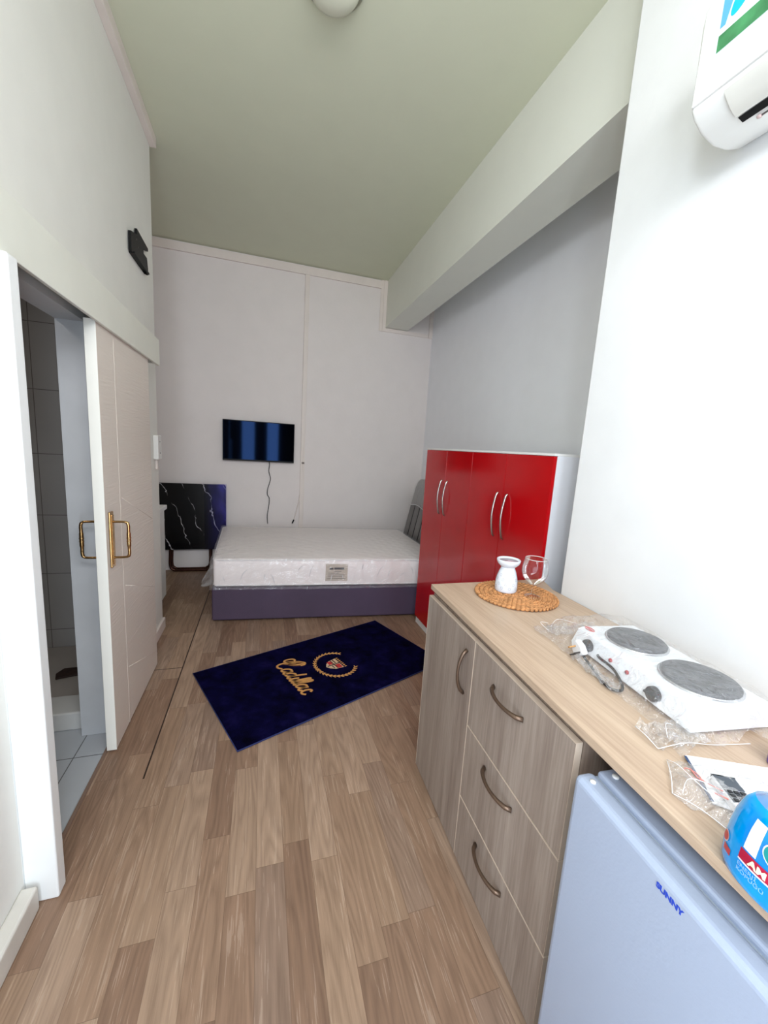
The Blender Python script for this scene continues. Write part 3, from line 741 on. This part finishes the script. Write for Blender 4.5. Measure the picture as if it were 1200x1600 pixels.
# ------------------------------------------------------------------ countertop
ZT = .92
ct = MB().solid([(.724, 1.54), (.636, -.30), (1.204, -.30), (1.258, 1.357), (1.258, 1.40), (1.312, 1.54)], .898, ZT, .0015)
cto = ct.build('countertop', wood('oak_worktop', ((162, 138, 117), (186, 163, 141), (200, 179, 158)), 'Y', 1.0, .42, .75))
tag(cto, 'long light oak laminate worktop running along the right wall', 'countertop')

# ------------------------------------------------------------------ mini fridge
FA = -math.radians(3.4)
fz = thing('fridge', 'small white under counter fridge with blue lettering on its door', 'fridge', (0.646, 0.586, 0), FA)
M_fr = plain('fridge_shaded_white', (160, 171, 192), .35, var=.01, bump=.08, bscale=160)  # white fridge, its bluish shade put into the base colour
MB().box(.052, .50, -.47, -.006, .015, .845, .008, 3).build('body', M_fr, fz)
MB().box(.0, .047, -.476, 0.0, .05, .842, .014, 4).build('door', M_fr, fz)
MB().box(.046, .053, -.468, -.008, .06, .832).build('gasket', plain('gasket_grey', (150, 160, 170), .7), fz)
MB().lathe([(.007, 0), (.007, .003), (.004, .0045)], 16, (.078, -.03, .8445)).build('cap', M_white, fz)
MB().lathe([(.006, 0), (.006, .003), (.003, .004)], 16, (.022, -.03, .8415)).build('hinge_cap', M_white, fz)
for a, b in ((.08, -.44), (.08, -.03), (.46, -.44), (.46, -.03)): MB().lathe([(.016, 0), (.016, .016)], 12, (a, b, 0)).build('foot', M_black, fz)
tm = text_mb('SUNNY', .0135, .0003, .0006)
tm.xf(lambda p: Vector((-.0003 - p.z, -.203 - p.x * 1.02, .812 + p.y)))
tm.build('lettering', plain('logo_blue', (32, 66, 178), .5), fz)

# ------------------------------------------------------------------ woven placemat
pm = thing('placemat', 'round braided brown seagrass placemat at the far end of worktop', 'placemat', (1.028, 1.352, ZT))
M_sea = plain('seagrass', (186, 132, 84), .8, var=.35, nscale=55, bump=.5, bscale=120)
rp = MB()
MB().lathe([(.158, 0.0005), (.160, .004), (.02, .004)], 48).build('gap_shade', plain('seagrass_shade', (70, 44, 26), .9, var=.2), pm)  # dark disc, puts the shade between the braids into colour
for i in range(9):
    r = .160 - i * .0185
    if r < .008: break
    n = max(6, int(2 * PI * r / .017))
    for k in range(n):
        a = 2 * PI * (k + .5 * (i % 2)) / n
        for sgn in (1, -1):
            R3 = Matrix.Rotation(a + PI / 2 + sgn * .42, 3, 'Z') @ Matrix.Rotation(.12 * sgn, 3, 'Y')
            rp.ball(((r + sgn * .0044) * math.cos(a + sgn * .25 / n), (r + sgn * .0044) * math.sin(a + sgn * .25 / n), .0075), (.0125, .0046, .0066), R3, 6, 4)
rp.build('braid', M_sea, pm)
ZM = ZT + .0125

# ------------------------------------------------------------------ oil burner
ob = thing('oil_burner', 'white ceramic oil burner with pierced body on the woven placemat', 'oil burner', (1.004, 1.392, ZM))
ob.scale = (.9, .9, 1)
M_cer = plain('white_glaze', (222, 228, 238), .18, var=.02)
BP = [(.047, 0), (.0505, .004), (.0515, .02), (.050, .045), (.045, .068), (.0375, .088), (.032, .100), (.032, .106)]
MB().lathe(BP, 48).build('body', M_cer, ob)
MB().lathe([(.030, .105), (.038, .110), (.049, .120), (.054, .131), (.0545, .137), (.0515, .139), (.046, .134), (.030, .127), (.003, .125)], 48).build('dish', M_cer, ob)
MB().lathe([(.0455, .1325), (.003, .1320)], 40).build('dish_glaze', plain('pink_glaze', (214, 176, 184), .15), ob)
pr = MB()
def brad(z):
    for (r0, z0), (r1, z1) in zip(BP, BP[1:]):
        if z0 <= z <= z1: return r0 + (r1 - r0) * (z - z0) / (z1 - z0)
    return .05
for fl in range(9):
    for (cz, ca) in ((.074, .1), (.056, .42), (.038, .05), (.021, .4)):
        for k in range(6):
            an = 2 * PI * k / 6 + .3; da = .10 * math.cos(an); dz = .0052 * math.sin(an)
            z = cz + dz; a = PI * 1.28 + ca + fl * 2 * PI / 9 + da; r = brad(z)
            R3 = Matrix.Rotation(a, 3, 'Z')
            pr.ball((r * math.cos(a), r * math.sin(a), z), (.0006, .0010, .0016), R3, 6, 4)
pr.build('piercing', plain('hole_dark', (52, 52, 62), .9), ob)

# ------------------------------------------------------------------ stemmed glass
gl_ = thing('wine_glass', 'clear stemmed glass standing on the placemat beside the white burner', 'glass', (1.078, 1.312, ZM))
M_gl = glassy('goblet_glass', (.985, .988, .99), 1.45)
MB().lathe([(.004, .0), (.031, .0), (.033, .002), (.030, .004), (.012, .008), (.006, .014)], 40, cap1=False).build('foot', M_gl, gl_)
MB().lathe([(.006, .014), (.0045, .03), (.0048, .042), (.009, .05)], 24, cap0=False, cap1=False).build('stem', M_gl, gl_)
MB().lathe([(.009, .05), (.028, .062), (.044, .080), (.0515, .102), (.052, .122), (.047, .148), (.0435, .162)], 48, cap0=False, cap1=False).build('bowl', M_gl, gl_)
MB().tube([(.043 * math.cos(2 * PI * k / 40), .043 * math.sin(2 * PI * k / 40), .162) for k in range(40)], .0011, 6, closed=True).build('rim', plain('rim_glint', (225, 230, 232), .08), gl_)

# ------------------------------------------------------------------ two plate cooker in plastic
HA = -math.radians(7.0)
hp = thing('hotplate', 'white double electric hotplate wrapped in clear plastic on the worktop', 'hotplate', (0.900, 0.535, ZT), HA)
M_hw = plain('hotplate_white', (232, 235, 240), .3, var=.01)
prof = [(.0, .012), (.004, .012), (.225, .012), (.225, .058), (.026, .062), (.010, .058)]
hbm = MB().solid([(a, b) for a, b in [(-.004, .010), (.226, .010), (.226, .056), (.215, .061), (.030, .061), (.018, .056)]], 0, .415, .003, 2, fn=lambda p: Vector((p.x, p.z, p.y)))
hbm.build('body', M_hw, hp)
for a, b in ((.02, .03), (.02, .385), (.20, .03), (.20, .385)): MB().lathe([(.009, 0), (.011, .011)], 12, (a, b, 0)).build('foot', M_black, hp)
M_iron = plain('cast_iron', (74, 76, 82), .5, .3, var=.12, nscale=12, bump=.3, bscale=90)
for cy, r in ((.305, .077), (.108, .082)):
    ring = MB().lathe([(r + .005, .061), (r + .005, .0645), (r + .001, .066), (r - .002, .0655)], 56, (.128, cy, 0), cap0=False, cap1=False).build('plate_ring', plain('ring_steel', (206, 208, 212), .2, .9), hp)
    MB().lathe([(r, .061), (r, .070), (r - .004, .0735), (r * .6, .0735), (r * .56, .0725), (r * .28, .0725), (r * .25, .0715), (.002, .0715)], 56, (.128, cy, 0)).build('hot_plate', M_iron, hp)
M_knob = plain('knob_black', (34, 36, 42), .3)
for ky in (.342, .105):
    k_ = MB().lathe([(.0185, 0), (.018, .010), (.0165, .013), (.002, .0135)], 28); k_.box(-.003, .003, -.0165, .0165, .012, .019, .001)
    k_.xf(lambda p: Vector((.004 - p.z, ky + p.y, .034 + p.x))); k_.build('knob', M_knob, hp)
for ly in (.255, .195):
    MB().lathe([(.0055, 0), (.005, .004), (.001, .005)], 16).xf(lambda p: Vector((.006 - p.z, ly + p.y, .036 + p.x))).build('indicator_light', plain('lamp_red', (168, 30, 40), .3), hp)
bd = MB()
bd.tube([(.040 + .009 * math.cos(2 * PI * k / 24), .392 + .017 * math.sin(2 * PI * k / 24), .0616) for k in range(24)], .0016, 6, closed=True)
bd.box(.0375, .0425, .380, .404, .0612, .0622)
bd.build('badge', plain('badge_red', (196, 60, 58), .5), hp)
# flex and UK plug
Hinv = (Matrix.Translation((0.900, 0.535, ZT)) @ Matrix.Rotation(HA, 4, 'Z')).inverted()
loc = lambda x, y, z: Hinv @ Vector((x, y, z))
flex = spline([loc(.904, .849, .938), loc(.896, .82, .932), loc(.888, .790, .928), loc(.870, .745, .926), loc(.866, .712, .926), loc(.885, .700, .928), loc(.908, .722, .932), loc(.925, .768, .944), loc(.932, .82, .946), loc(.942, .835, .945)], 6)
cf = MB().tube(flex, .0036, 8).build('flex', M_black, hp)
pg = MB(); pg.solid([(-.024, -.020), (.024, -.020), (.025, .004), (.014, .026), (-.014, .026), (-.025, .004)], -.009, .009, .005, 3)
zl = Vector((-1, .12, -.12)).normalized(); yl = Vector((.1, .62, .78)); yl = (yl - zl * yl.dot(zl)).normalized(); xl = yl.cross(zl)
PB = Matrix(((xl.x, yl.x, zl.x, .902), (xl.y, yl.y, zl.y, .866), (xl.z, yl.z, zl.z, ZT + .031), (0, 0, 0, 1)))
pln = pg.xf(lambda p: Hinv @ (PB @ p)).build('plug', M_hw, cf)
pn = MB(); pn.box(-.004, .004, .008, .012, .009, .030, .0005)
pn.xf(lambda p: Hinv @ (PB @ p)).build('pin', plain('pin_brass', (196, 150, 96), .3, .9), pln)
M_slv = plain('pin_sleeved', (34, 28, 26), .4)
for sx_ in (-1, 1):
    pn = MB(); pn.box(sx_ * .009, sx_ * .014, -.012, -.008, .009, .027, .0005)
    pn.xf(lambda p: Hinv @ (PB @ p)).build('live_pin', M_slv, pln)
# plastic bag round it: shell plus ruffled ends resting on the worktop
M_bag = film('hotplate_bag_film', base=.05, rough=.08, bscale=24, bstr=1.0, facing=.28, haze=.07)
def bag():
    mb = MB()
    def sh(u, v):
        # v round the section, u along the length
        y = -.045 + .56 * u
        sec = [(-.060, .003), (-.036, .022), (-.014, .055), (.02, .072), (.10, .079), (.20, .074), (.238, .055), (.240, .02), (.245, .004)]
        q = spline([(a, b, 0) for a, b in sec], 4); i = v * (len(q) - 1); k = min(int(i), len(q) - 2); w = q[k].lerp(q[k + 1], i - k)
        end = max(0, (abs(u - .5) - .37) / .13); x, z = w.x, w.y * (1 - .75 * end ** 1.5) + .002
        nn = noise.noise((x * 26, y * 22, 4)) + .5 * noise.noise((x * 60, y * 55, 9))
        amp = .004 + .014 * end
        flare = 1 + .10 * end
        return Vector(((x - .1) * flare + .1 + amp * nn, y + .02 * end * nn, max(.002, z + amp * (nn + .35))))
    mb.grid(46, 40, sh)
    return mb
bag().build('plastic_bag', M_bag, hp)
def ruffle(y0, y1, x0, x1, seed):
    def fn(u, v):
        x = x0 + (x1 - x0) * u; y = y0 + (y1 - y0) * v
        n1 = noise.noise((x * 45, y * 45, seed)) + .7 * noise.noise((x * 95, y * 80, seed + 3))
        return Vector((x + .006 * n1, y + .008 * n1, max(.0025, .012 + .016 * n1)))
    return fn
M_ruf = film('ruffle_film', base=.08, rough=.07, bscale=34, bstr=1.0, facing=.40, haze=.12)
for args in ((.47, .535, -.03, .17, 2), (-.028, .035, -.112, .02, 8), (.16, .32, -.07, -.03, 5)):
    MB().grid(22, 14, ruffle(*args)).build('bag_ruffle', M_ruf, hp)
for pts in ([(-.112, -.028, .006), (-.118, .0, .016), (-.108, .036, .008)], [(-.112, -.028, .006), (-.05, -.032, .018), (.02, -.03, .006), (.10, -.042, .012)], [(-.085, -.02, .024), (-.06, .01, .030), (-.03, .02, .018)], [(-.02, .50, .02), (.03, .535, .03), (.09, .51, .022)], [(-.035, .49, .012), (-.04, .53, .022), (.0, .545, .012)]):
    MB().tube(spline(pts, 6), .0008, 5).build('fold_glint', M_fold_glint, hp)  # bag creases with their bright glints put in as white strands

# ------------------------------------------------------------------ packet: clear bag, leaflet, remote control
pk = thing('plastic_bag', 'crumpled clear plastic bag holding leaflet and remote near worktop front edge', 'plastic bag', (0.80, 0.42, ZT))
def pkf(u, v):
    c = [Vector((-.025, .074)), Vector((-.092, .012)), Vector((-.070, -.075)), Vector((.19, -.055))]
    a = c[0].lerp(c[3], u); b = c[1].lerp(c[2], u); q = a.lerp(b, v)
    e = min(u, 1 - u, v, 1 - v); n1 = noise.noise((q.x * 38, q.y * 38, 1)) + .6 * noise.noise((q.x * 85, q.y * 85, 6))
    h = .004 + .020 * min(1, e * 5)
    return Vector((q.x + .005 * n1, q.y + .005 * n1, max(.002, h + .008 * n1)))
MB().grid(34, 26, pkf).build('film', film('packet_film', base=.06, rough=.08, bscale=26, bstr=1.0, facing=.34, haze=.16), pk)
rp_ = MB()
rp_.tube([(-.036 + .009 * math.cos(2 * PI * k / 24) , .020 + .014 * math.sin(2 * PI * k / 24), .0245) for k in range(24)], .0008, 5, closed=True)
rp_.ribbon([(-.028, .030), (-.036, .012), (-.030, -.006), (-.022, -.022)], .002, .0245, .001).ribbon([(-.040, -.020), (-.030, -.036)], .003, .0235, .001)
for pts in ([(-.025, .074, .004), (-.060, .040, .010), (-.092, .012, .004)], [(-.092, .012, .004), (-.084, -.03, .012), (-.070, -.075, .004)], [(-.025, .074, .006), (-.038, .045, .022), (-.050, .005, .026), (-.045, -.04, .02)], [(-.086, .0, .014), (-.058, .012, .026), (-.035, -.005, .028)], [(-.07, -.07, .006), (-.02, -.066, .016), (.04, -.06, .02)]):
    MB().tube(spline(pts, 6), .0007, 5).build('fold_glint', M_fold_glint, pk)  # packet creases, glints drawn as solid white lines
rp_.build('print', plain('bag_print_red', (214, 128, 118), .5), pk)
lf = MB().solid([(.800, .462), (.795, .440), (.758, .398), (.80, .36), (.96, .355), (.97, .425), (.825, .494)], ZT + .004, ZT + .0065)
lfo = thing('leaflet', 'white folded leaflet inside the clear bag under the remote', 'leaflet', (.85, .42, ZT))
lf.xf(lambda p: p - Vector((.85, .42, ZT))).build('paper', plain('paper_white', (238, 238, 240), .7), lfo)
ld = MB().ribbon([(.822 - .85, .492 - .42), (.795 - .85, .452 - .42), (.760 - .85, .400 - .42)], .005, .0066, .0006)
ld.build('printed_edge', plain('ink_navy', (44, 66, 104), .6), lfo)
rm = thing('remote_control', 'white remote control with dark screen and grey keypad in the bag', 'remote control', (.800, .388, ZT + .007), math.radians(-118))
rm.scale = (.78, .78, .9)
MB().solid([(-.055, -.026), (.06, -.026), (.06, .026), (-.055, .026)], 0.0, .017, .006, 3).build('body', plain('remote_white', (236, 236, 238), .35), rm)
MB().box(-.050, -.012, -.0225, .0225, .0165, .0185, .001).build('screen', plain('lcd_grey', (66, 74, 84), .3), rm)
MB().box(-.054, -.0505, -.025, .025, .010, .0178, .0005).build('screen_bezel', M_black, rm)
MB().box(-.010, .028, -.0225, .0225, .0165, .0178, .0005).build('keypad', plain('keypad_grey', (84, 88, 94), .5), rm)
for r_ in range(3):
    for c_ in range(3):
        MB().box(-.008 + r_ * .012, .000 + r_ * .012, -.019 + c_ * .0135, -.009 + c_ * .0135, .0175, .0198, .001).build('key', plain('key_black', (28, 29, 33), .4), rm)
MB().grid(10, 8, lambda u, v: Vector((.030 + .032 * u, -.027 + .054 * v, .0185 + .006 * math.sin(PI * v) * (1 - .6 * u)))).build('sliding_cover', plain('cover_white', (238, 238, 240), .3), rm)

# ------------------------------------------------------------------ blue soap bottle
bt = thing('soap_bottle', 'bright blue liquid soap bottle with printed label on the worktop edge', 'soap bottle', (0.690, 0.268, ZT), math.radians(-4))
m_ = NT('blue_liquid'); nz = m_.n('ShaderNodeTexNoise', {'Vector': m_.coord((1, 1, .4)), 'Scale': 14.0})
m_.set(Base_Color=m_.ramp(nz.outputs[0], [(.35, s2l((0, 132, 232))), (.65, s2l((0, 176, 246)))]), Roughness=.10, Coat_Weight=.5)
M_blue = m_.mat
SXb, SYb = .042, .071
bprof = [(.90, 0.0), (.97, .003), (1.0, .012), (1.0, .034), (.965, .062), (.90, .088), (.80, .110), (.66, .124)]
MB().lathe([(r, z) for r, z in bprof] + [(.02, .125)], 48, (0, 0, 0), SXb, SYb).build('liquid', M_blue, bt)
cprof = [(.66, .1245), (.52, .134), (.40, .140), (.30, .146), (.27, .150), (.27, .156)]
MB().lathe(cprof, 40, (0, 0, 0), SXb, SYb, cap0=False).build('shoulder', film('bottle_clear', base=.10, rough=.05, bscale=5, bstr=.2, tint=(.96, .98, 1), facing=.4, haze=.12), bt)
MB().lathe([(.016, .155), (.016, .172), (.014, .174), (.002, .174)], 28).build('cap', M_white, bt)
def onb(t, z, off):     # t metres round the front measured from the axis facing -x, towards -y
    r = 1.0
    for (r0, z0), (r1, z1) in zip(bprof, bprof[1:]):
        if z0 <= z <= z1: r = r0 + (r1 - r0) * (z - z0) / max(1e-6, z1 - z0)
    a = PI + (t - .014) / .062
    return Vector(((SXb * r + off) * math.cos(a), (SYb * r + off) * math.sin(a), z))
def sticker(name, u0, u1, z0, z1, rgb, off=.0006, slant=0.0):
    return MB().grid(12, 6, lambda u, v: onb(u0 + (u1 - u0) * u, z0 + (z1 - z0) * v + slant * (u - .5), off)).build(name, plain(name, rgb, .35), bt)
sticker('label_window_glare', -.012, .004, .058, .108, (236, 242, 246), .0005)  # white label area with the window's reflection painted into it
sticker('red_banner', -.014, .024, .040, .056, (176, 24, 60), .0010)
sticker('banner_line', -.014, .024, .0375, .0398, (240, 240, 244), .0010)
sticker('red_tab', -.042, -.026, .024, .034, (190, 54, 56), .0009)
def disc(name, t0, z0, r, rgb, off):
    mb = MB(); n = 28
    mb.add([onb(t0, z0, off)] + [onb(t0 + r * math.cos(2 * PI * k / n), z0 + r * math.sin(2 * PI * k / n), off) for k in range(n)], [(0, 1 + k, 1 + (k + 1) % n) for k in range(n)])
    return mb.build(name, plain(name, rgb, .35), bt)
disc('badge_rim', -.044, .044, .0085, (226, 208, 206), .0009); disc('red_badge', -.044, .044, .0072, (190, 50, 52), .0013)
disc('green_rim', .024, .080, .0165, (222, 236, 236), .0012); disc('green_badge', .024, .080, .0148, (16, 140, 140), .0016)
def btext(body, size, t0, z0, rgb, off, name, bold=.0):
    q = text_mb(body, size, .0002, bold); q.xf(lambda p: onb(t0 + p.x, z0 + p.y, off + p.z)); q.build(name, plain(name, rgb, .4), bt)
btext('AM', .0135, -.001, .0430, (240, 232, 200), .0018, 'banner_lettering', .0005)
btext('ENERJ\u0130', .0078, -.013, .0295, (130, 190, 236), .0012, 'lettering')
btext('K\u00d6P\u00dc\u011e\u00dc', .0078, -.013, .0215, (130, 190, 236), .0012, 'lettering')
btext('o', .020, .019, .0760, (200, 232, 232), .0022, 'badge_lettering')

# purple item at the right edge of the worktop
pu = thing('purple_bottle', 'small purple bottle just entering the photo at right on worktop', 'bottle', (1.000, 0.428, ZT))
MB().lathe([(.020, 0), (.023, .003), (.023, .055), (.016, .066), (.010, .070)], 32).build('body', plain('purple_plastic', (112, 70, 190), .3), pu)
MB().lathe([(.010, .069), (.010, .085), (.008, .087), (.001, .087)], 24).build('cap', M_white, pu)

# ------------------------------------------------------------------ wall air conditioner
acn = thing('air_conditioner', 'white split air conditioner with bright sticker high on right wall', 'air conditioner', (1.245, 0.50, 2.35))
M_acw = plain('ac_white', (236, 238, 236), .3, var=.01)
secp = [(-.195, .06), (-.200, .245), (-.192, .29), (-.165, .314), (-.10, .320), (0.002, .320), (.002, .022), (-.05, .004), (-.10, .002), (-.150, .018), (-.180, .040)]
AY0, AY1 = -.40, .415
def acfn(p):
    return Vector((p.x - .0, p.z, p.y))
MB().solid(secp, AY0, AY1, .012, 4, smooth=True, fn=acfn).build('casing', M_acw, acn)
MB().box(-.2005, -.188, AY0 + .01, AY1 - .008, .062, .272, .003).build('front_panel', plain('ac_front', (240, 241, 240), .22, var=.005), acn)
# louvre flap, outlet slot, cable
def under(t):  # point on the curved underside, t 0 front .. 1 back
    pts = spline([(-.195, .055, 0), (-.180, .038, 0), (-.150, .016, 0), (-.10, .001, 0), (-.05, .003, 0)], 6)
    i = t * (len(pts) - 1); k = min(int(i), len(pts) - 2); return pts[k].lerp(pts[k + 1], i - k)
LY1 = .330
MB().grid(12, 2, lambda u, v: Vector((under(.05 + .52 * u).x - .003, AY0 + .05 + (LY1 - AY0 - .05) * v, under(.05 + .52 * u).y - .005))).build('louver', plain('ac_louver', (214, 214, 208), .35), acn)
MB().grid(4, 2, lambda u, v: Vector((under(.58 + .09 * u).x, AY0 + .05 + (LY1 - AY0 - .05) * v, under(.58 + .09 * u).y - .0025))).build('outlet_slot', M_black, acn)
MB().tube([(under(.72).x, LY1 - .035, under(.72).y - .004), (under(.72).x, AY0 + .05, under(.72).y - .004)], .0022, 6).build('outlet_rod', plain('rod_grey', (120, 112, 112), .4), acn)
MB().ball((under(.72).x, LY1 - .03, under(.72).y - .004), (.006, .006, .004)).build('hinge', plain('hinge_pink', (200, 176, 174), .4), acn)
# sticker on the front
fx = -.2012
def fac(yw, zw, off): return Vector((fx - off, yw - .50, zw - 2.35))
MB().add([fac(.864, 2.496, 0), fac(.40, 2.496, 0), fac(.40, 2.64, 0), fac(.864, 2.64, 0)], [(0, 1, 2, 3)]).build('sticker', plain('sticker_white', (226, 238, 242), .3), acn)
MB().add([fac(.862, 2.497, .0005), fac(.40, 2.497, .0005), fac(.40, 2.535, .0005), fac(.862, 2.533, .0005)], [(0, 1, 2, 3)]).build('green_band', plain('sticker_green', (70, 142, 92), .35, var=.35, nscale=18), acn)
leaf = []
for k in range(24):
    a = 2 * PI * k / 24; u = math.cos(a); w = math.sin(a)
    leaf.append(fac(.825 - .030 * w - .020 * (u + 1), 2.600 + .046 * u + .012 * w, .0006))
MB().add(leaf, [tuple(range(24))]).build('sticker_leaf', plain('sticker_teal', (0, 184, 204), .3), acn)
MB().add([fac(.862, 2.548, .0005), fac(.850, 2.548, .0005), fac(.838, 2.60, .0005), fac(.840, 2.639, .0005), fac(.862, 2.639, .0005)], [(0, 1, 2, 3, 4)]).build('sticker_blue', plain('sticker_skyblue', (92, 170, 226), .3), acn)
